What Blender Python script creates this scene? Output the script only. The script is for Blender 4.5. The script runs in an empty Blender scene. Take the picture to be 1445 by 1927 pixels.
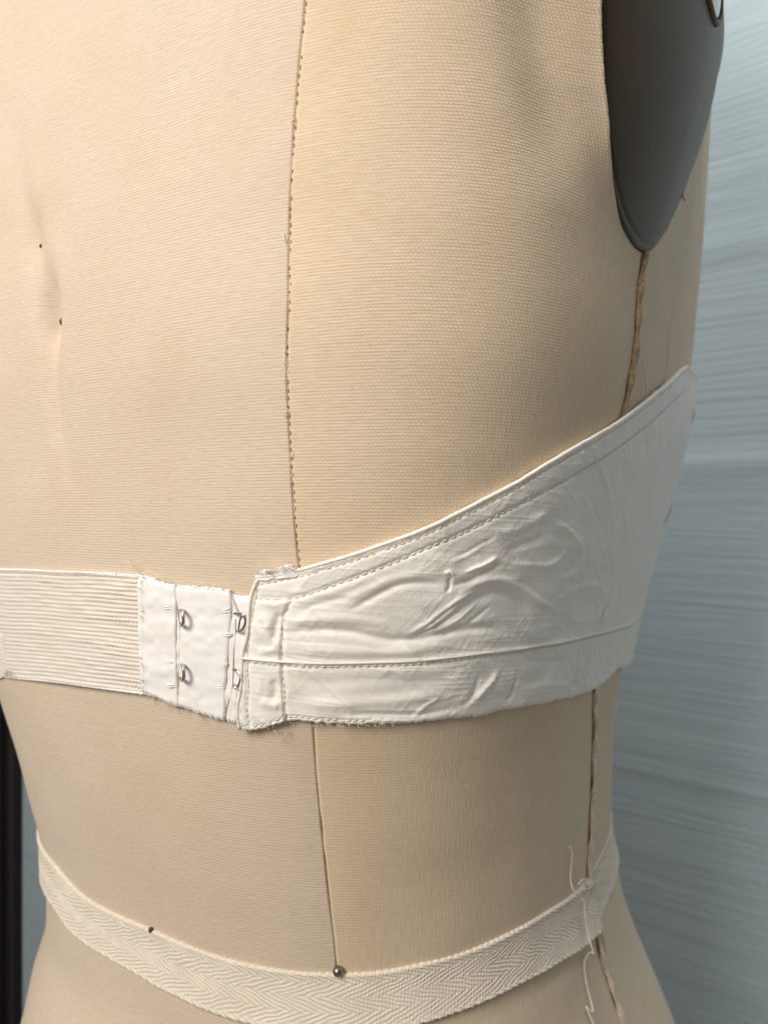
import bpy, math, random
import numpy as np
from mathutils import Vector, noise as mnoise
random.seed(7); rng = np.random.default_rng(7)
C = bpy.context.scene.collection
S = bpy.context.scene

# ------------------------------------------------------------------ camera, world, lamps, exposure
H = 1.20                                            # camera height above the floor
cam = bpy.data.objects.new('camera', bpy.data.cameras.new('camera')); C.objects.link(cam)
cam.location = (0, 0, H); cam.rotation_euler = (math.pi/2, 0, 0)
cam.data.lens = 26; cam.data.sensor_width = 36; cam.data.sensor_fit = 'AUTO'
cam.data.clip_start = .01; cam.data.clip_end = 50
cam.data.dof.use_dof = True; cam.data.dof.focus_distance = .222; cam.data.dof.aperture_fstop = 10.5
S.camera = cam
w = bpy.data.worlds.new('World'); S.world = w; w.use_nodes = True
bg = w.node_tree.nodes['Background']; bg.inputs[0].default_value = (1, .945, .88, 1); bg.inputs[1].default_value = .18

def area(name, loc, aim, sx, sy, power, col, spread=math.pi):
    l = bpy.data.lights.new(name, 'AREA'); l.shape = 'RECTANGLE'; l.size = sx; l.size_y = sy
    l.energy = power; l.color = col; l.spread = spread
    o = bpy.data.objects.new(name, l); C.objects.link(o); o.location = loc
    o.rotation_euler = (Vector(aim) - Vector(loc)).to_track_quat('-Z', 'Y').to_euler()
    return o
area('window_light', (-.51, -.34, H+.43), (0, .36, H-.05), .42, .42, 9.1, (1, .94, .86))
area('ceiling_lamp', (.06, .17, H+1.35), (.22, .50, H+.05), .5, .5, 18.5, (1, .985, .96))
S.view_settings.view_transform = 'Standard'; S.view_settings.look = 'None'
S.view_settings.exposure = 0; S.view_settings.gamma = 1

# ------------------------------------------------------------------ object helpers
def link(o, parent=None):
    C.objects.link(o)
    if parent: o.parent = parent
    return o
def tag(o, label=None, cat=None, group=None, kind=None):
    for k, v in (('label', label), ('category', cat), ('group', group), ('kind', kind)):
        if v: o[k] = v
    return o
def empty(name, loc=(0, 0, 0)):
    o = bpy.data.objects.new(name, None); o.location = loc; o.empty_display_size = .05
    return link(o)
def mesh(name, V, F, mat, parent=None, uv=None, smooth=True):
    me = bpy.data.meshes.new(name)
    me.from_pydata(np.asarray(V, float).tolist(), [], [tuple(f) for f in F])
    me.update()
    if uv is not None:
        lay = me.uv_layers.new(name='UVMap')
        li = np.empty(len(me.loops), np.int32); me.loops.foreach_get('vertex_index', li)
        lay.data.foreach_set('uv', np.asarray(uv, np.float32)[li].ravel())
    if smooth: me.polygons.foreach_set('use_smooth', [True]*len(me.polygons))
    me.materials.append(mat)
    return link(bpy.data.objects.new(name, me), parent)
def grid_faces(nv, nu, base=0):
    i = np.arange((nv-1)*nu).reshape(nv-1, nu)[:, :-1].ravel() + base
    return np.stack([i, i+nu, i+nu+1, i+1], 1).tolist()
def grid(name, P, mat, parent=None, UV=None):
    nv, nu, _ = P.shape
    return mesh(name, P.reshape(-1, 3), grid_faces(nv, nu), mat, parent, None if UV is None else UV.reshape(-1, 2))
def tubes(lines, radius, sides=6):
    """joined capped tubes; radius a number, or a function t -> radius"""
    V, F = [], []
    for L in lines:
        L = np.asarray(L, float); n = len(L)
        if n < 2: continue
        T = np.gradient(L, axis=0); T /= np.linalg.norm(T, axis=1)[:, None] + 1e-12
        a = np.array([0, 0, 1.]) if abs(T[0, 2]) < .9 else np.array([1., 0, 0])
        N = np.cross(T[0], a); N /= np.linalg.norm(N)
        b0 = len(V)
        for k in range(n):
            N = N - T[k]*np.dot(N, T[k]); N /= np.linalg.norm(N) + 1e-12
            B = np.cross(T[k], N)
            r = radius(k/(n-1)) if callable(radius) else radius
            for s in range(sides):
                an = 2*math.pi*s/sides
                V.append(L[k] + r*(math.cos(an)*N + math.sin(an)*B))
        for k in range(n-1):
            for s in range(sides):
                s2 = (s+1) % sides
                F.append((b0+k*sides+s, b0+k*sides+s2, b0+(k+1)*sides+s2, b0+(k+1)*sides+s))
        F.append(tuple(b0+s for s in range(sides))[::-1]); F.append(tuple(b0+(n-1)*sides+s for s in range(sides)))
    return np.array(V), F

# ------------------------------------------------------------------ materials
def newmat(name):
    m = bpy.data.materials.new(name); m.use_nodes = True
    nt = m.node_tree; nt.nodes.clear()
    out = nt.nodes.new('ShaderNodeOutputMaterial'); b = nt.nodes.new('ShaderNodeBsdfPrincipled')
    nt.links.new(b.outputs[0], out.inputs[0])
    return m, nt, b
class NB:
    def __init__(s, nt): s.nt = nt
    def put(s, sock, v):
        if isinstance(v, bpy.types.NodeSocket): s.nt.links.new(v, sock)
        else: sock.default_value = v
    def math(s, op, a, b=0., c=0.):
        n = s.nt.nodes.new('ShaderNodeMath'); n.operation = op
        for i, v in enumerate((a, b, c)): s.put(n.inputs[i], v)
        return n.outputs[0]
    def comb(s, x, y, z=0.):
        n = s.nt.nodes.new('ShaderNodeCombineXYZ')
        for i, v in enumerate((x, y, z)): s.put(n.inputs[i], v)
        return n.outputs[0]
    def noise(s, vec, scale, detail=2., rough=.5):
        n = s.nt.nodes.new('ShaderNodeTexNoise'); s.put(n.inputs['Vector'], vec)
        n.inputs['Scale'].default_value = scale; n.inputs['Detail'].default_value = detail; n.inputs['Roughness'].default_value = rough
        return n.outputs[0]
    def mix(s, f, a, b):
        n = s.nt.nodes.new('ShaderNodeMix'); n.data_type = 'RGBA'
        s.put(n.inputs[0], f); s.put(n.inputs[6], a); s.put(n.inputs[7], b)
        return n.outputs[2]
    def mixf(s, f, a, b):
        n = s.nt.nodes.new('ShaderNodeMix'); n.data_type = 'FLOAT'
        s.put(n.inputs[0], f); s.put(n.inputs[2], a); s.put(n.inputs[3], b)
        return n.outputs[0]
    def ramp(s, v, lo, hi):
        n = s.nt.nodes.new('ShaderNodeMapRange'); s.put(n.inputs[0], v); n.inputs[1].default_value = lo; n.inputs[2].default_value = hi
        return n.outputs[0]
    def uv(s):
        n = s.nt.nodes.new('ShaderNodeUVMap'); n.uv_map = 'UVMap'
        x = s.nt.nodes.new('ShaderNodeSeparateXYZ'); s.nt.links.new(n.outputs[0], x.inputs[0])
        return x.outputs[0], x.outputs[1]
    def obj(s): return s.nt.nodes.new('ShaderNodeTexCoord').outputs['Object']
    def bump(s, b, h, dist, strength=1.):
        n = s.nt.nodes.new('ShaderNodeBump'); n.inputs['Distance'].default_value = dist; n.inputs['Strength'].default_value = strength
        s.put(n.inputs['Height'], h); s.nt.links.new(n.outputs[0], b.inputs['Normal'])
def rgb(*c): return (*c, 1.)

def linen(name, base, dark, side=None, pitch=.00090, amp=.000068):
    """woven cloth: cross threads along the body; side=(u0,u1) lets the upright threads take over there"""
    m, nt, b = newmat(name); n = NB(nt); u, v = n.uv(); o = n.obj()
    wob = n.math('MULTIPLY', n.math('SUBTRACT', n.noise(o, 45.), .5), .0005)
    v2 = n.math('ADD', v, wob)
    weft = n.math('SINE', n.math('MULTIPLY', v2, 2*math.pi/pitch))
    row = n.math('MULTIPLY', n.math('FLOOR', n.math('DIVIDE', v2, pitch)), .42)
    warp = n.math('SINE', n.math('MULTIPLY', n.math('ADD', u, n.math('MULTIPLY', row, pitch)), 2*math.pi/(pitch*1.15)))
    slub = n.noise(n.comb(n.math('MULTIPLY', u, 260.), n.math('MULTIPLY', v2, 1500.)), 1., 2.)
    slubw = n.noise(n.comb(n.math('MULTIPLY', u, 1500.), n.math('MULTIPLY', v2, 170.)), 1., 2.)
    patch = n.ramp(n.noise(o, 26., 3.), .3, .7)                       # how crisp the weave stands out varies over the cloth
    hh = n.math('ADD', n.math('MULTIPLY', n.math('MULTIPLY', weft, n.math('ADD', .11, n.math('MULTIPLY', patch, .27))), 1.),
                n.math('ADD', n.math('MULTIPLY', warp, .30), n.math('MULTIPLY', slub, 1.9)))
    hv = n.math('ADD', n.math('MULTIPLY', slubw, 1.7), n.math('ADD', n.math('MULTIPLY', weft, .12), n.math('MULTIPLY', warp, .22)))
    tint = slub
    if side:
        f = n.ramp(n.math('ADD', n.math('ADD', u, n.math('MULTIPLY', v, -.32)), n.math('MULTIPLY', n.math('SUBTRACT', n.noise(o, 14.), .5), .03)), side[0], side[1])
        h = n.mixf(f, hh, hv); tint = n.mixf(f, slub, slubw)
    else: h = n.math('ADD', hh, n.math('MULTIPLY', slubw, .25))
    n.bump(b, h, amp, 1.)
    blot = n.ramp(n.noise(o, 11., 4., .6), .35, .75)
    c = n.mix(n.math('MULTIPLY', blot, .75), rgb(*base), rgb(base[0]*.93, base[1]*.90, base[2]*.82))
    c = n.mix(n.math('MULTIPLY', n.ramp(tint, .62, .30), .38), c, rgb(*dark))
    barre = n.ramp(n.noise(n.comb(n.math('MULTIPLY', u, 9.), n.math('MULTIPLY', v2, 620.)), 1., 2.), .35, .7)
    c = n.mix(n.math('MULTIPLY', barre, .22), c, rgb(base[0]*.84, base[1]*.80, base[2]*.72))
    stain = n.ramp(n.noise(o, 33., 5., .65), .57, .76)
    c = n.mix(n.math('MULTIPLY', stain, .30), c, rgb(base[0]*.86, base[1]*.78, base[2]*.60))
    speck = n.ramp(n.noise(o, 420., 2.), .70, .80)
    c = n.mix(n.math('MULTIPLY', speck, .35), c, rgb(.45, .33, .22))
    nt.links.new(c, b.inputs['Base Color'])
    b.inputs['Roughness'].default_value = .85; b.inputs['Specular IOR Level'].default_value = .2
    b.inputs['Sheen Weight'].default_value = .12; b.inputs['Sheen Roughness'].default_value = .5
    return m
CREAM, CDARK = (.685, .572, .462), (.54, .415, .295)
M_back = linen('linen_back', CREAM, CDARK)
M_side = linen('linen_side', (.70, .57, .425), (.53, .395, .265), side=(.022, .060))
M_front = linen('linen_front', (.68, .565, .435), CDARK, amp=.00004)

def cloth(name, base, rough, amp=.00005, pitch=.00050, yellow=None, spec=.4, sheen=0., slant=1.):
    """fine diagonal twill with yellowed blotches"""
    m, nt, b = newmat(name); n = NB(nt); u, v = n.uv(); o = n.obj()
    d = n.math('ADD', n.math('MULTIPLY', u, slant), v)
    tw = n.math('SINE', n.math('MULTIPLY', n.math('ADD', d, n.math('MULTIPLY', n.noise(o, 120.), .0006)), 2*math.pi/pitch))
    fz = n.noise(n.comb(n.math('MULTIPLY', u, 1300.), n.math('MULTIPLY', v, 1300.)), 1., 3.)
    n.bump(b, n.math('ADD', n.math('MULTIPLY', tw, .4), n.math('MULTIPLY', fz, 1.2)), amp, 1.)
    y = yellow or (base[0]*.93, base[1]*.88, base[2]*.77)
    f = n.ramp(n.noise(o, 38., 4., .6), .48, .78)
    nt.links.new(n.mix(n.math('MULTIPLY', f, .7), rgb(*base), rgb(*y)), b.inputs['Base Color'])
    b.inputs['Roughness'].default_value = rough; b.inputs['Specular IOR Level'].default_value = spec
    b.inputs['Sheen Weight'].default_value = sheen
    b.subsurface_method = 'BURLEY'; b.inputs['Subsurface Weight'].default_value = .15; b.inputs['Subsurface Radius'].default_value = (1, .62, .36); b.inputs['Subsurface Scale'].default_value = .0035
    return m
M_satin = cloth('satin', (.95, .918, .85), .40, amp=.00013, pitch=.00066, spec=.42, sheen=.4, slant=.75, yellow=(.90, .84, .74))
M_binding = cloth('satin_binding', (.92, .87, .78), .45, amp=.00004, spec=.5)
M_cotton = cloth('white_cotton', (.90, .875, .855), .75, amp=.00006, pitch=.0006, spec=.25, yellow=(.84, .78, .70))
M_elastic = cloth('elastic', (.74, .68, .61), .8, amp=.00008, pitch=.0008, spec=.2, yellow=(.74, .655, .56))
M_tape = cloth('twill', (.83, .745, .635), .85, amp=.00012, pitch=.0005, spec=.15, yellow=(.78, .68, .56))

def plain(name, col, rough=.7, metal=0., var=.2, scale=300., bump=0., spec=.4):
    m, nt, b = newmat(name); n = NB(nt); o = n.obj(); f = n.noise(o, scale, 3.)
    nt.links.new(n.mix(n.ramp(f, .3, .7), rgb(*col), rgb(*[c*(1-var) for c in col])), b.inputs['Base Color'])
    b.inputs['Roughness'].default_value = rough; b.inputs['Metallic'].default_value = metal; b.inputs['Specular IOR Level'].default_value = spec
    if bump: n.bump(b, f, bump)
    return m
def fuzz_mat():
    m, nt, b = newmat('cotton_fuzz'); b.inputs['Base Color'].default_value = (.88, .84, .78, 1); b.inputs['Roughness'].default_value = .9
    t = nt.nodes.new('ShaderNodeBsdfTranslucent'); t.inputs[0].default_value = (.9, .86, .80, 1)
    x = nt.nodes.new('ShaderNodeMixShader'); x.inputs[0].default_value = .5; out = [q for q in nt.nodes if q.type == 'OUTPUT_MATERIAL'][0]
    nt.links.new(b.outputs[0], x.inputs[1]); nt.links.new(t.outputs[0], x.inputs[2]); nt.links.new(x.outputs[0], out.inputs[0])
    return m
M_fuzz = fuzz_mat()
M_thread = plain('white_thread', (.84, .79, .70), .7)
M_thread_y = plain('yellowed_thread', (.84, .76, .63), .75)
M_pale = plain('pale_thread', (.66, .53, .38), .85)
M_thread_b = plain('brown_thread', (.40, .28, .16), .85)
M_braid = plain('tan_braid', (.60, .43, .25), .9, var=.5, scale=700, bump=.0003)
M_braid2 = plain('faded_braid', (.90, .74, .56), .9, var=.35, scale=700, bump=.0003)
M_steel = plain('steel', (.62, .60, .57), .28, 1., var=.25, scale=900)
M_pin = plain('pin_steel', (.42, .37, .30), .32, 1., var=.5, scale=1500)
M_dark = plain('tarnished_steel', (.10, .085, .065), .5, .6, var=.5, scale=1500)
M_black = plain('black_paint', (.010, .008, .007), .75, var=.4, scale=20)
M_rust = plain('rusty_rim', (.20, .12, .06), .6, .5, var=.6, scale=800)

def plate_mat():
    m, nt, b = newmat('painted_metal'); n = NB(nt); o = n.obj()
    f = n.noise(o, 35., 4., .6); g = n.noise(o, 1400., 2.)
    nt.links.new(n.mix(n.ramp(f, .3, .75), rgb(.068, .047, .026), rgb(.050, .034, .018)), b.inputs['Base Color'])
    n.bump(b, g, .00003); b.inputs['Roughness'].default_value = .42; b.inputs['Specular IOR Level'].default_value = .22
    return m
M_plate = plate_mat()
def wall_mat():
    m, nt, b = newmat('grained_wall'); n = NB(nt); u, v = n.uv()
    wv = n.math('ADD', v, n.math('MULTIPLY', n.math('SUBTRACT', n.noise(n.comb(n.math('MULTIPLY', u, 5.), n.math('MULTIPLY', v, 9.)), 1., 2.), .5), .008))
    g = n.noise(n.comb(n.math('MULTIPLY', u, 7.), n.math('MULTIPLY', wv, 230.)), 1., 3., .6)
    g2 = n.noise(n.comb(n.math('MULTIPLY', u, 30.), n.math('MULTIPLY', wv, 500.)), 1., 2.)
    h = n.math('ADD', g, n.math('MULTIPLY', g2, .3))
    n.bump(b, h, .003, .24)
    nt.links.new(n.mix(n.ramp(g, .62, .36), rgb(.50, .595, .645), rgb(.46, .56, .615)), b.inputs['Base Color'])
    b.inputs['Roughness'].default_value = .85; b.inputs['Specular IOR Level'].default_value = .12
    return m
M_wall = wall_mat()

# ------------------------------------------------------------------ the body of the dress form as a surface P(psi, z)
TH = .5347
E1 = np.array([math.cos(TH), -math.sin(TH)]); NB2 = np.array([-math.sin(TH), -math.cos(TH)])   # body's right, body's back
TAB = np.array([  # height relative to the camera, centre x, radius
 (-0.42,-0.006,0.176), (-0.38,-0.007,0.18), (-0.33,-0.0085,0.1670), (-0.27,-0.0122,0.1512), (-0.23,-0.0149,0.1388), (-0.2,-0.0174,0.1301), (-0.18,-0.0179,0.1251),
 (-0.17,-0.0186,0.1241), (-0.16,-0.0196,0.1233), (-0.15,-0.0207,0.1231), (-0.135,-0.0218,0.1243), (-0.12,-0.0234,0.1261), (-0.1,-0.0251,0.1287), (-0.08,-0.0264,0.1312),
 (-0.06,-0.0266,0.134), (-0.04,-0.0258,0.1367), (-0.01,-0.0234,0.1417), (0.02,-0.0206,0.1469), (0.05,-0.0189,0.1521), (0.08,-0.0179,0.1554), (0.11,-0.0168,0.1579),
 (0.14,-0.0157,0.1594), (0.17,-0.0145,0.1603), (0.2,-0.0134,0.1609), (0.23,-0.0127,0.1612), (0.28,-0.0131,0.1606), (0.33,-0.0144,0.156), (0.36,-0.0203,0.146),
 (0.39,-0.0203,0.12), (0.41,-0.0203,0.085), (0.44,-0.0203,0.062), (0.5,-0.0203,0.058)])
def spline(x, y):
    m = np.gradient(y, x)
    def f(q):
        q = np.asarray(q, float); i = np.clip(np.searchsorted(x, q)-1, 0, len(x)-2)
        h = x[i+1]-x[i]; t = np.clip((q-x[i])/h, 0, 1)
        return (y[i]*(2*t**3-3*t*t+1) + h*m[i]*(t**3-2*t*t+t) + y[i+1]*(3*t*t-2*t**3) + h*m[i+1]*(t**3-t*t))
    return f
XC = spline(TAB[:, 0], TAB[:, 1]); RA = spline(TAB[:, 0], TAB[:, 2])
def YC(z):
    t = np.clip((np.asarray(z)+.06)/.2, 0, 1); return .3655+.014*t*t*(3-2*t)
def NE(z):
    t = np.clip((np.asarray(z)+.12)/.14, 0, 1); return 2.6+0.5*t*t*(3-2*t)
def NE(z):
    t = np.clip((np.asarray(z)+.12)/.14, 0, 1); return 2.7+1*t*t*(3-2*t)
def RR(psi, z):
    """rounder at the waist, a flatter back with a tighter turn to the side at the chest"""
    c, s, n = np.abs(np.cos(psi)), np.abs(np.sin(psi)), NE(z)
    return RA(z)*(c**n+s**n)**(-1/n)
def P(psi, z, off=0.):
    psi, z = np.broadcast_arrays(np.asarray(psi, float), np.asarray(z, float))
    r = RR(psi, z)+off; c, s = np.cos(psi), np.sin(psi)
    return np.stack([XC(z)+r*(c*E1[0]+s*NB2[0]), YC(z)+r*(c*E1[1]+s*NB2[1]), z+H], -1)
FPX, CX, CY = 1392., 722.5, 963.5
def inv(pts, off=0.):
    """where the sight line of a photograph pixel meets the body surface (so traced outlines lie on the real 3D form)"""
    pts = np.asarray(pts, float).reshape(-1, 2)
    a = (pts[:, 0]-CX)/FPX; b = (CY-pts[:, 1])/FPX
    def F(Y, a, b):
        x, z = a*Y, b*Y
        dx, dy = x-XC(z), Y-YC(z)
        psi = np.arctan2(dx*NB2[0]+dy*NB2[1], dx*E1[0]+dy*E1[1])
        return np.hypot(dx, dy)-RR(psi, z)-off, psi
    Ys = np.linspace(.15, .42, 900)
    f, _ = F(Ys[None], a[:, None], b[:, None])
    res = np.empty((len(pts), 2))
    for i in range(len(pts)):
        k = np.nonzero(f[i] < 0)[0]
        if len(k):
            lo, hi = Ys[max(k[0]-1, 0)], Ys[k[0]]
            for _ in range(30):
                mid = (lo+hi)/2
                if F(mid, a[i], b[i])[0] < 0: hi = mid
                else: lo = mid
            Y = hi
        else: Y = Ys[np.argmin(f[i])]
        res[i] = F(Y, a[i], b[i])[1], b[i]*Y
    return res
def resample(L, n, k=None):
    L = np.asarray(L, float); d = np.r_[0, np.cumsum(np.hypot(*np.diff(L[:, :2], axis=0).T))]
    q = np.linspace(0, d[-1], n) if k is None else np.asarray(k)*d[-1]
    return np.stack([np.interp(q, d, L[:, j]) for j in range(L.shape[1])], -1)
def smooth_line(L, n, it=2):
    """Catmull-Rom through the points"""
    L = np.asarray(L, float); m = len(L)
    d = np.r_[0, np.cumsum(np.linalg.norm(np.diff(L, axis=0), axis=1))]
    g = np.stack([np.gradient(L[:, j], d) for j in range(L.shape[1])], -1) if m > 2 else np.repeat([(L[1]-L[0])/d[1]], 2, 0)
    q = np.linspace(0, d[-1], n); i = np.clip(np.searchsorted(d, q)-1, 0, m-2)
    h = (d[i+1]-d[i])[:, None]; t = ((q-d[i])/h[:, 0])[:, None]
    return L[i]*(2*t**3-3*t*t+1)+h*g[i]*(t**3-2*t*t+t)+L[i+1]*(3*t*t-2*t**3)+h*g[i+1]*(t**3-t*t)
RM = .15                                             # metres per radian, for distances on the surface
def dist_line(psi, z, L):
    """signed-less distance (m) from points to a polyline in (psi,z), with the position along it 0..1"""
    L = np.asarray(L, float); best = np.full(psi.shape, 9.); tt = np.zeros(psi.shape)
    n = len(L)-1
    for k in range(n):
        ax, az = L[k, 0]*RM, L[k, 1]; bx, bz = L[k+1, 0]*RM, L[k+1, 1]
        dx, dz = bx-ax, bz-az; q = np.clip(((psi*RM-ax)*dx+(z-az)*dz)/(dx*dx+dz*dz+1e-15), 0, 1)
        d = np.hypot(psi*RM-ax-q*dx, z-az-q*dz); u = d < best
        best[u] = d[u]; tt[u] = ((k+q)/n)[u]
    return best, tt
def g2(d, s): return np.exp(-.5*(d/s)**2)
def sstep(x, a, b):
    t = np.clip((x-a)/(b-a), 0, 1); return t*t*(3-2*t)
def vnoise(psi, z, su, sv, seed):
    """smooth value noise on the surface, feature sizes su, sv metres"""
    r = np.random.default_rng(seed); G = r.random((97, 193))*2-1
    x = (psi*RM/su) % 192; y = (z/sv+40) % 96
    i, j = np.floor(y).astype(int), np.floor(x).astype(int); fy, fx = y-i, x-j
    fy = fy*fy*(3-2*fy); fx = fx*fx*(3-2*fx); i1, j1 = (i+1) % 97, (j+1) % 193
    return (G[i, j]*(1-fx)+G[i, j1]*fx)*(1-fy)+(G[i1, j]*(1-fx)+G[i1, j1]*fx)*fy

# ------------------------------------------------------------------ seams (traced, then met with the body)
def seam(px, top=.33, bot=-.42):
    q = inv(px); o = np.argsort(q[:, 1]); q = q[o]
    zz = np.r_[bot, q[:, 1], top, .5]; pp = np.r_[q[0, 0], q[:, 0], q[-1, 0], q[-1, 0]]
    zs = np.linspace(zz[0], zz[-1], 240); ps = np.interp(zs, zz, pp)
    for _ in range(4): ps[1:-1] = (ps[:-2]+2*ps[1:-1]+ps[2:])/4
    return lambda z: np.interp(z, zs, ps)
CB = seam([(24,0),(28,200),(38,350),(61,455),(75,525),(91,600),(96,700),(108,800),(135,950),(185,1250),(220,1400),(240,1515),(260,1625),(282,1745),(310,1900)])
PB = seam([(577,0),(565,100),(560,165),(552,280),(547,385),(545,465),(544,600),(540,680),(542,760),(547,860),(553,960),(562,1050),(576,1200),(591,1370),(602,1515),(617,1660),(634,1818),(645,1927)])
SS = seam([(1213,475),(1203,540),(1198,600),(1195,650),(1185,720),(1168,790),(1150,900),(1128,1100),(1120,1295),(1118,1400),(1115,1500),(1110,1580),(1107,1640),(1127,1775),(1140,1830),(1160,1890),(1172,1927)])
# armhole: left edge, foot, right edge of the plate
AL = inv([(1125,0),(1126,60),(1129,120),(1133,190),(1140,250),(1150,310),(1164,370),(1180,418),(1195,445),(1206,460),(1214,467)], .0025)
AR = inv([(1226,471),(1240,466),(1254,447),(1270,420),(1290,378),(1310,325),(1327,270)], .003)
zm = .187
edge = np.vstack([AL, AR, [[AR[-1, 0]-.10, .115]], [[AR[-1, 0]-.20, .150]], [[AR[-1, 0]-.235, zm]]])
edge[len(AL)+len(AR)] = (AR[-1, 0]-.055, AR[-1, 1]+.018); edge[len(AL)+len(AR)+1] = (AR[-1, 0]-.10, AR[-1, 1]+.045); edge[-1] = (AR[-1, 0]-.115, max(zm, AR[-1, 1]+.075))
edge[:, 1] = np.minimum(edge[:, 1], zm)
top = edge[::-1].copy(); top[:, 1] = 2*zm-top[:, 1]
ARM = np.vstack([edge, top[1:-1]])
ARM = np.vstack([ARM, ARM[:1]])
ARM = smooth_line(np.vstack([ARM[-4:-1], ARM, ARM[1:4]]), 340); _k = np.argmin(np.hypot(*(ARM[60:]-ARM[30]).T))+60; ARM = np.vstack([ARM[30:_k], ARM[30:31]])
def in_poly(x, y, L):
    c = np.zeros(x.shape, bool)
    for k in range(len(L)-1):
        (x0, y0), (x1, y1) = L[k], L[k+1]
        c ^= ((y0 > y) != (y1 > y)) & (x < (x1-x0)*(y-y0)/(y1-y0+1e-15)+x0)
    return c
def arm_dist(psi, z):
    """signed distance to the armhole edge, positive outside"""
    d = np.full(psi.shape, .2); m = (psi > -1.6) & (psi < 1.2) & (z > .02) & (z < .36)
    if m.any():
        q, _ = dist_line(psi[m], z[m], ARM); q[in_poly(psi[m], z[m], ARM)] *= -1; d[m] = q
    return d
PIN1, PIN2 = inv([(64,459)])[0], inv([(91,598)])[0]
def body_disp(psi, z):
    d = .0006*vnoise(psi, z, .05, .06, 1)+.0003*vnoise(psi, z, .018, .02, 2)
    for p, dep, sx, sy in ((PIN1, .0010, .0035, .006), (PIN2, .0048, .0030, .0085)):
        d -= dep*g2((psi-p[0])*RM, sx)*g2(z-p[1]-sy*.35, sy)
    d -= .0015*g2((psi-CB(z))*RM, .0032)*sstep(z, .0, .05)*(1-sstep(z, .09, .16))   # the pinned fold along the centre back
    a = arm_dist(psi, z)
    lip = sstep(psi-ARM[:, 0].mean(), -.12, .10)*sstep(z, ARM[:, 1].min()-.002, ARM[:, 1].min()+.03)
    d += lip*np.where(a > 0, .0042*np.exp(-np.maximum(a, 0)/.006)-.0028*g2(a-.017, .0065), .0042*sstep(a, -.0022, 0)-.0012*(1-sstep(a, -.0022, 0)))
    return d
def PB3(psi, z, off=0.): return P(psi, z, body_disp(psi, z)+off)

form = tag(empty('dress_form', (0, .37, 0)), 'cream linen dress form seen from behind, with brown seams and a dark arm plate', 'dress form')
ZH = np.r_[np.linspace(.50, .33, 14)[:-1], np.linspace(.33, -.30, 560), np.linspace(-.30, -.42, 24)[1:]]
def panel(pa, pb, ns, mat, groove=(True, True), depth=.0008, zs=ZH):
    """one sewn cloth panel between two seams, its edges turned into the seam"""
    e = .5-.5*np.cos(np.linspace(0, math.pi, ns)); s = .35*np.linspace(0, 1, ns)+.65*e
    A, B = pa(zs)[:, None], pb(zs)[:, None]
    psi = A+(B-A)*s[None]; z = np.repeat(zs[:, None], ns, 1)
    d = body_disp(psi, z)
    dl, dr = np.abs(psi-A)*RM, np.abs(psi-B)*RM
    for flag, dd, q in ((groove[0], dl, A), (groove[1], dr, B)):
        if flag: d -= depth*flag*(.8+.3*vnoise(q+0*z, z, .01, .006, 17))*g2(dd, .00030)+.0002*flag*g2(dd, .003)
    u = -(psi-A)*RM
    return grid('fabric_panel', P(psi, z, d), mat, form, np.stack([np.broadcast_to(u, z.shape), z], -1))
pan = [panel(lambda z: CB(z)+1.15, CB, 150, M_back, (0, .10)),
       panel(CB, PB, 210, M_back, (.10, 1)),
       panel(PB, SS, 260, M_side, (1, .3)),
       panel(SS, lambda z: SS(z)-1.1, 150, M_front, (.3, 1)),
       panel(lambda z: SS(z)-1.1, lambda z: CB(z)+1.15-2*math.pi, 90, M_front, (1, 0), zs=ZH[::3])]
for o in pan: o.parent = None; o.location = (0, 0, 0); o.parent = form; o.matrix_parent_inverse = form.matrix_world.inverted()
FI = None
def child(o, par, ):
    """parent without moving: things are modelled in world coordinates and their Empties stand at their base"""
    o.parent = par; o.matrix_parent_inverse.identity()
    o.location = -Vector(par.location)
    return o
for o in pan: child(o, form)
cap = P(np.linspace(0, 2*math.pi, 64, endpoint=False), .50, -.0)
child(mesh('neck_cap', cap, [tuple(range(64))[::-1]], M_front, smooth=False), form)
base = P(np.linspace(0, 2*math.pi, 96, endpoint=False), -.42)
child(mesh('base_board', np.vstack([base, base-[0, 0, .015]]), [tuple(range(96, 192))[::-1], tuple(range(96))]+[(i, (i+1) % 96, 96+(i+1) % 96, 96+i) for i in range(96)], M_front, smooth=False), form)
stand = [(0, .37, .70), (0, .37, .06)]
V, F = tubes([[(-.006, .372, H-.43), (-.006, .372, .60), (-.006, .372, .03)]], .019, 20)
child(mesh('stand_pole', V, F, M_black), form)
V, F = tubes([[(-.006, .372, .0), (-.006, .372, .012), (-.006, .372, .03)]], lambda t: .16-.12*t*t, 40)
child(mesh('stand_base', V, F, M_black), form)

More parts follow.
